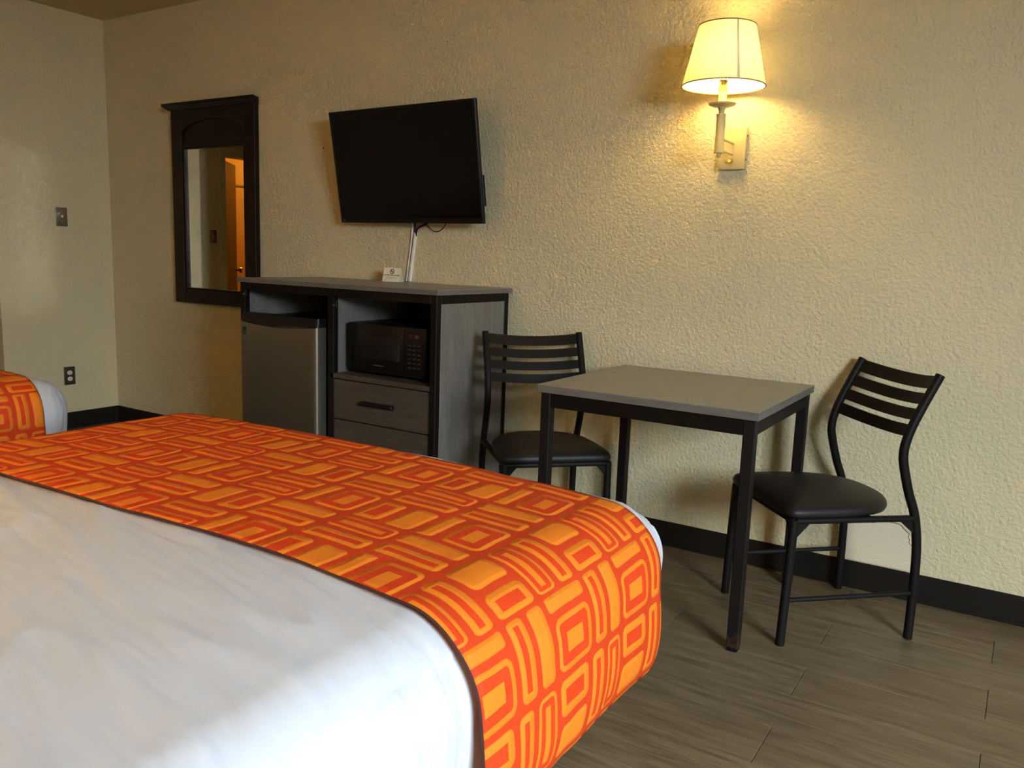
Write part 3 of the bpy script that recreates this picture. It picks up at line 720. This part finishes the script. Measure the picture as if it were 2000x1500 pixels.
# ------------------------------------------------------------------ table
TX0, TX1, TY0, TY1, TZ = 3.699, 4.4505, -.796, -.086, .7574
tb = thing('dining_table', 'square grey topped table with black metal legs against the wall', 'table', ((TX0+TX1)/2, (TY0+TY1)/2, 0))
hx, hy = (TX1-TX0)/2, (TY1-TY0)/2
ttop = MB().box(-hx, hx, -hy, hy, TZ-.0022, TZ, .0008).build('tabletop', M['grey_top'], tb)
MB().box(-hx, hx, -hy, hy, TZ-.0265, TZ-.0022, .0006).build('shaded_edge', M['shaded_edge'], ttop)
lw = .036; i_ = .010
for sx in (-1, 1):
    for sy in (-1, 1):
        x0, x1 = sorted((sx*(hx-i_), sx*(hx-i_-lw))); y0, y1 = sorted((sy*(hy-i_), sy*(hy-i_-lw)))
        lg = MB().box(x0, x1, y0, y1, .012, TZ-.0265, .0025, 1).build('leg', M['table_leg'], tb)
        MB().box(x0+.001, x1-.001, y0+.001, y1-.001, 0, .014, .005, 2).build('foot_cap', M['black_plastic'], lg, True)
za, zb_ = TZ-.0265-.050, TZ-.0265
for s in (-1, 1):
    y0, y1 = sorted((s*(hy-i_-.002), s*(hy-i_-.026))); MB().box(-hx+i_+lw, hx-i_-lw, y0, y1, za, zb_, .002).build('apron', M['dark_metal'], tb)
    x0, x1 = sorted((s*(hx-i_-.002), s*(hx-i_-.026))); MB().box(x0, x1, -hy+i_+lw, hy-i_-lw, za, zb_, .002).build('apron', M['dark_metal'], tb)

# ------------------------------------------------------------------ chairs (local +x is forward)
def crom(P_, n=6):
    P_ = [Vector(p) for p in P_]; out = []
    for i in range(len(P_)-1):
        p0, p1, p2, p3 = P_[max(i-1, 0)], P_[i], P_[i+1], P_[min(i+2, len(P_)-1)]
        for k in range(n):
            t_ = k/n; out.append(.5*((2*p1)+(-p0+p2)*t_+(2*p0-5*p1+4*p2-p3)*t_*t_+(-p0+3*p1-3*p2+p3)*t_**3))
    return out+[P_[-1]]
def make_chair(label):
    o = thing('dining_chair', label, 'chair')
    hw = .205
    prof = [(-.226, 0), (-.227, .15), (-.222, .30), (-.203, .41), (-.172, .49), (-.147, .57), (-.139, .615), (-.146, .665), (-.172, .735), (-.236, .865)]
    post = crom([(x, 0, z) for x, z in prof])
    def at(z):
        for a, b_ in zip(post, post[1:]):
            if a.z <= z <= b_.z: return a.lerp(b_, (z-a.z)/max(1e-6, b_.z-a.z)).x
        return post[-1].x
    for s in (-1, 1):
        MB().tube([p+Vector((0, s*hw, 0)) for p in post], .0125, .0125).build('back_post', M['chair_metal'], o, True, 60)
        b = MB(); b.tube([(.222, s*hw, 0), (.210, s*hw, .41)], .0125, .0125)
        b.prism([(.210-.012, .398), (.210-.052, .398), (.210-.010, .352)], 1, s*hw-.004, s*hw+.004)
        b.build('leg', M['chair_metal'], o, True, 60)
        b = MB(); b.tube([(.205, s*hw, .406), (-.200, s*hw, .406)], .011, .009); b.prism([(-.196, .400), (-.150, .400), (-.205, .355)], 1, s*hw-.004, s*hw+.004)
        b.build('seat_rail', M['chair_metal'], o, True, 60)
        MB().tube([(.216, s*hw, .148), (-.226, s*hw, .155)], .008, sides=8).build('stretcher', M['chair_metal'], o, True)
    b = MB(); b.tube([(.208, -hw, .404), (.208, hw, .404)], .011, .009)
    for s in (-1, 1): b.prism([(s*(hw-.012), .398), (s*(hw-.048), .398), (s*(hw-.012), .356)], 0, .206, .214)
    b.build('seat_rail', M['chair_metal'], o, True, 60)
    MB().tube([(-.06, -hw, .402), (-.06, hw, .402)], .009, .008).build('seat_rail', M['chair_metal'], o, True, 60)
    # slats
    z = .862
    for k, h in enumerate((.045, .039, .039, .041)):
        zt_, zb_ = z, z-h*.88; z = zb_-.0155
        bm = bmesh.new(); n_ = 16; rows = []
        for i in range(n_+1):
            y = -hw+.006+(2*hw-.012)*i/n_; bow = -.036*(1-(2*i/n_-1)**2)
            rows.append([bm.verts.new((at(zz)+bow*.90+dx, y, zz+bow*.43)) for zz, dx in ((zt_, .0035), (zb_, .0035), (zb_, -.0035), (zt_, -.0035))])
        for A_, B_ in zip(rows, rows[1:]):
            for q in range(4): bm.faces.new((A_[q], A_[(q+1) % 4], B_[(q+1) % 4], B_[q]))
        bm.faces.new(rows[0][::-1]); bm.faces.new(rows[-1])
        bmesh.ops.recalc_face_normals(bm, faces=bm.faces[:])
        b = MB(); b.bm.free(); b.bm = bm; b.build('slat', M['chair_metal'], o, True, 40)
    # cushion: D-shaped, domed
    half = [(.236, 0), (.236, .10), (.235, .170), (.228, .200), (.212, .215), (.17, .219), (.08, .218), (0, .212), (-.06, .199), (-.115, .172), (-.155, .130), (-.180, .080), (-.190, .03), (-.191, 0)]
    ol = crom([(x, y, 0) for x, y in half], 3)
    ol = ol + [Vector((p.x, -p.y, 0)) for p in ol[-2:0:-1]]
    c0 = Vector((.04, 0, 0)); bm = bmesh.new(); rings = []
    for sc_, z_ in ((.93, .414), (.985, .418), (1.0, .428), (.99, .438), (.955, .447), (.88, .455), (.72, .463), (.5, .469), (.25, .472)):
        rings.append([bm.verts.new((c0.x+(p.x-c0.x)*sc_, p.y*sc_, z_)) for p in ol])
    n_ = len(ol)
    for A_, B_ in zip(rings, rings[1:]):
        for k in range(n_): bm.faces.new((A_[k], A_[(k+1) % n_], B_[(k+1) % n_], B_[k]))
    bm.faces.new(rings[0][::-1]); top = bm.verts.new((c0.x, 0, .473))
    for k in range(n_): bm.faces.new((rings[-1][k], rings[-1][(k+1) % n_], top))
    bmesh.ops.recalc_face_normals(bm, faces=bm.faces[:])
    b = MB(); b.bm.free(); b.bm = bm; b.build('seat', M['black_leather'], o, True, 60)
    return o
c1 = make_chair('black ladder back chair right of the table, turned towards it by the bare wall')
c1['group'] = 'dining chairs'; c1.location = (4.560, -.343, 0); c1.rotation_euler = (0, 0, R(222.2))
c2 = copy_tree(c1); c2['label'] = 'black ladder back chair tucked between the cabinet and the table'
c2.location = (3.476, -.350, 0); c2.rotation_euler = (0, 0, R(-44.6))
